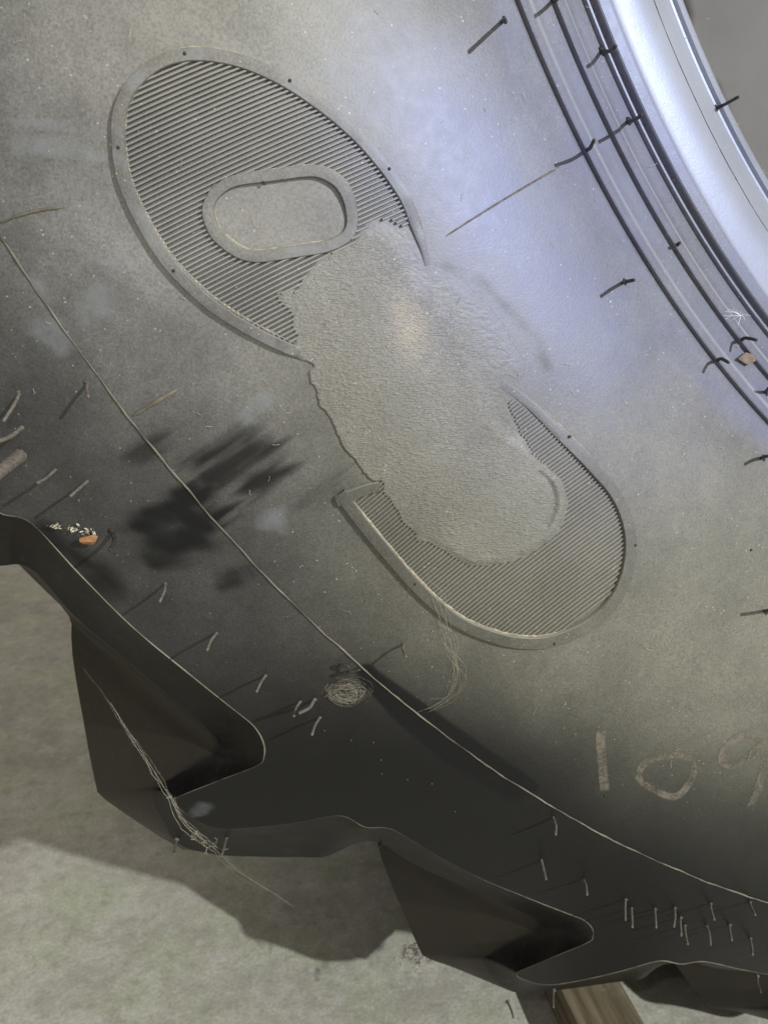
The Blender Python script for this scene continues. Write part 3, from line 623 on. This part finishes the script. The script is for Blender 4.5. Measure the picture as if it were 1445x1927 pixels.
for k in range(13):
    b0 = [(765,1065),(800,1095),(825,1130),(838,1170),(845,1215),(860,1260),(840,1305),(805,1330)]; s0 = g.integers(0, 5); s1 = g.integers(s0+2, 8)
    q = resample(smooth(np.array(b0[s0:s1+1])+g.normal(0, 9 if k > 2 else 2, (s1+1-s0, 2)), 5), 5); P = surf(q, .0006+.0016*np.sin(np.linspace(0, math.pi, len(q)))*g.random()+.0014*np.exp(-((q[:, 1]-1110)/60)**2)); parts.append(sweep(P, g.uniform(.00003, .00006), 4, False))
V, F = join(parts); free('cobweb', V, F, WEBF, 'thin cobweb clinging to the lower rim of the badge', 'cobweb')
# pale silk flakes and the orange seed husk by the groove edge
def flakes(pix, count, size, seed, spread):
    gg = np.random.default_rng(seed); Vs, Fs = [], []
    for k in range(count):
        t = gg.random(); p = np.array(pix[0])*(1-t)+np.array(pix[1])*t+gg.normal(0, 1, 2)*np.array(spread)*(.3+t); c = surf([p], .0004+.0012*gg.random())[0]
        a = gg.normal(0, 1, (3, 3)); a /= np.linalg.norm(a, axis=1)[:, None]; s_ = size*(.4+gg.random()*.8)
        o = len(Vs)*4 if False else sum(len(v) for v in Vs); q = np.array([c+a[0]*s_, c+a[1]*s_*.5, c-a[0]*s_*.8+a[2]*s_*.2, c-a[1]*s_*.45]); Vs.append(q); Fs.append(np.array([[0, 1, 2, 3]])+o)
    return np.concatenate(Vs), np.concatenate(Fs)
def foil(): 
    t = NT('silvery_silk'); t.b.inputs['Base Color'].default_value = (.5, .45, .36, 1); t.b.inputs['Roughness'].default_value = .35; return t.m
V, F = flakes(((95,985),(178,1000)), 60, .0011, 8, (6, 4)); free('silk_clump', V, F, foil(), 'crumpled pale silk flakes stuck above the groove edge at the left', 'debris', None, False)
q = [(158,1006)]+[(173+16*math.cos(a), 1007+13*math.sin(a)) for a in np.linspace(math.pi*.98, 0.02, 9)]+[(190,1004),(178,1003)]
top = surf(q, .0022+.0006*np.sin(np.arange(len(q)))); bot = top+np.array([0, .0006, 0]); m = len(q)
V = np.r_[top, bot, top.mean(0)[None]-np.array([[0, .0008, 0]]), bot.mean(0)[None]]; F = [(i, (i+1) % m, m+(i+1) % m, m+i) for i in range(m)]
F += [(2*m, (i+1) % m, i, i) if False else (2*m, i, (i+1) % m, (i+2) % m) for i in range(0, m, 2)]+[(2*m+1, m+(i+2) % m, m+(i+1) % m, m+i) for i in range(0, m, 2)]
free('seed_husk', V, np.array(F), plain('orange_husk', (.34, .17, .075), .6, 500, .3, .0003), 'tiny orange-brown seed husk stuck beside the pale silk flakes', 'husk')
# dandelion seed on the bead
c = surf([(1378,598)], .0035)[0]; parts = []
for fxy in [(1364,586),(1368,581),(1374,586),(1379,579),(1385,583),(1391,586),(1397,589),(1401,603),(1413,594),(1364,601),(1370,607),(1360,594)]:
    e = CAM+pixel_dirs([fxy])[0]*(c[1]-CAM[1]-g.uniform(-.001, .002)); parts.append(sweep(smooth([c, (c+e)/2+g.normal(0, .0003, 3), e], 4), .00004, 4, False))
parts.append(sweep(smooth([c, c+np.array([0, .0008, -.0035])], 3), .00012, 5)); V, F = join(parts)
def fluff():
    t = NT('white_fluff'); t.b.inputs['Base Color'].default_value = (.8, .85, .88, 1); t.b.inputs['Roughness'].default_value = .6; return t.m
free('dandelion_seed', V, F, fluff(), 'white feathery dandelion seed caught on the bead ridges', 'seed')
q = [(1382,676),(1399,664),(1408,668),(1428,672),(1420,677),(1410,684),(1402,688),(1395,684)]
top = surf(q, [.0014,.0010,.0016,.0010,.0014,.0010,.0015,.0012]); V = np.r_[top, top+np.array([0, .00025, 0])]; m = len(q)
F = [(i, (i+1) % m, m+(i+1) % m, m+i) for i in range(m)]+[(0, 1, 2, 7), (2, 3, 4, 5), (2, 5, 6, 7)]+[(m, m+7, m+2, m+1), (m+2, m+5, m+4, m+3), (m+2, m+7, m+6, m+5)]
free('leaf_scrap', V, np.array(F), plain('dry_leaf', (.16, .12, .10), .7, 300, .3), 'small dry leaf scrap lying across the bead ridges', 'leaf', None, False)
# fluff on the second tread bar
c = CAM+pixel_dirs([(785,1792)])[0]*.37; parts = []
for k in range(46):
    P = c+np.array([g.normal(-.002, .0045), g.normal(0, .003), g.normal(0, .0032)])+np.cumsum(g.normal(0, .0012, (6, 3)), 0); parts.append(sweep(P, g.uniform(.0001, .0003), 4, False))
V, F = join(parts); free('lint_tuft', V, F, plain('pinkish_lint', (.5, .42, .37), .9, 500, .3), 'pinkish tuft of lint caught on the edge of the lower tread bar', 'lint')

# loose fibres and hairs settled all over the sidewall
parts = []; gf = np.random.default_rng(21)
for k in range(95):
    p = np.array([gf.uniform(10, 1440), gf.uniform(10, 1500)])
    if p[1] > 900+p[0]*.45: continue
    a0 = gf.uniform(0, 6.28); L_ = gf.uniform(5, 20); q = np.array([p+np.array([math.cos(a0), math.sin(a0)])*t_*L_+gf.normal(0, 1.2, 2)*(t_ > 0) for t_ in np.linspace(0, 1, 4)])
    parts.append(sweep(surf(smooth(q, 3), .0004+.0005*gf.random()), gf.uniform(.00003, .00008), 4, False))
V, F = join(parts); o = link('loose_fibres', mesh_np('loose_fibres', V, F), WEBM); o['kind'] = 'stuff'; o['label'] = 'tiny pale fibres and hairs scattered over the dusty sidewall'; o['category'] = 'fibres'
# wooden batten under the tyre
def batten(name, p0, p1, wdt, z0, z1, label):
    p0, p1 = np.array(p0), np.array(p1); d = p1-p0; L = np.linalg.norm(d); ang = math.atan2(d[1], d[0]); b = .002
    ys = [(-wdt/2, z0), (-wdt/2, z1-b), (-wdt/2+b, z1), (wdt/2-b, z1), (wdt/2, z1-b), (wdt/2, z0)]; V = []
    for x in np.linspace(0, L, 12):
        j = .0012*(RNG.random(6)-.5); V += [(x, y+j[i], z+(j[i] if z > z0 else 0)) for i, (y, z) in enumerate(ys)]
    F = [(i*6+j, (i+1)*6+j, (i+1)*6+(j+1) % 6, i*6+(j+1) % 6) for i in range(11) for j in range(6)]+[(0, 1, 2, 5), (2, 3, 4, 5), (66, 71, 68, 67), (68, 71, 70, 69)]
    o = link(name, mesh_np(name, np.array(V), np.array(F), 30), wood()); o.location = (p0[0], p0[1], 0); o.rotation_euler = (0, 0, ang); return tag(o, label, 'plank')
def on_floor(p, z=0.0):
    q = pixel_dirs(p); t = (z-CAM[2])/q[:, 2]; return CAM+q*t[:, None]

batten('wooden_batten', (-.292, -.36), (-.284, .12), .045, 0, .026, 'rough sawn wooden batten lying under the lowest tread bar')
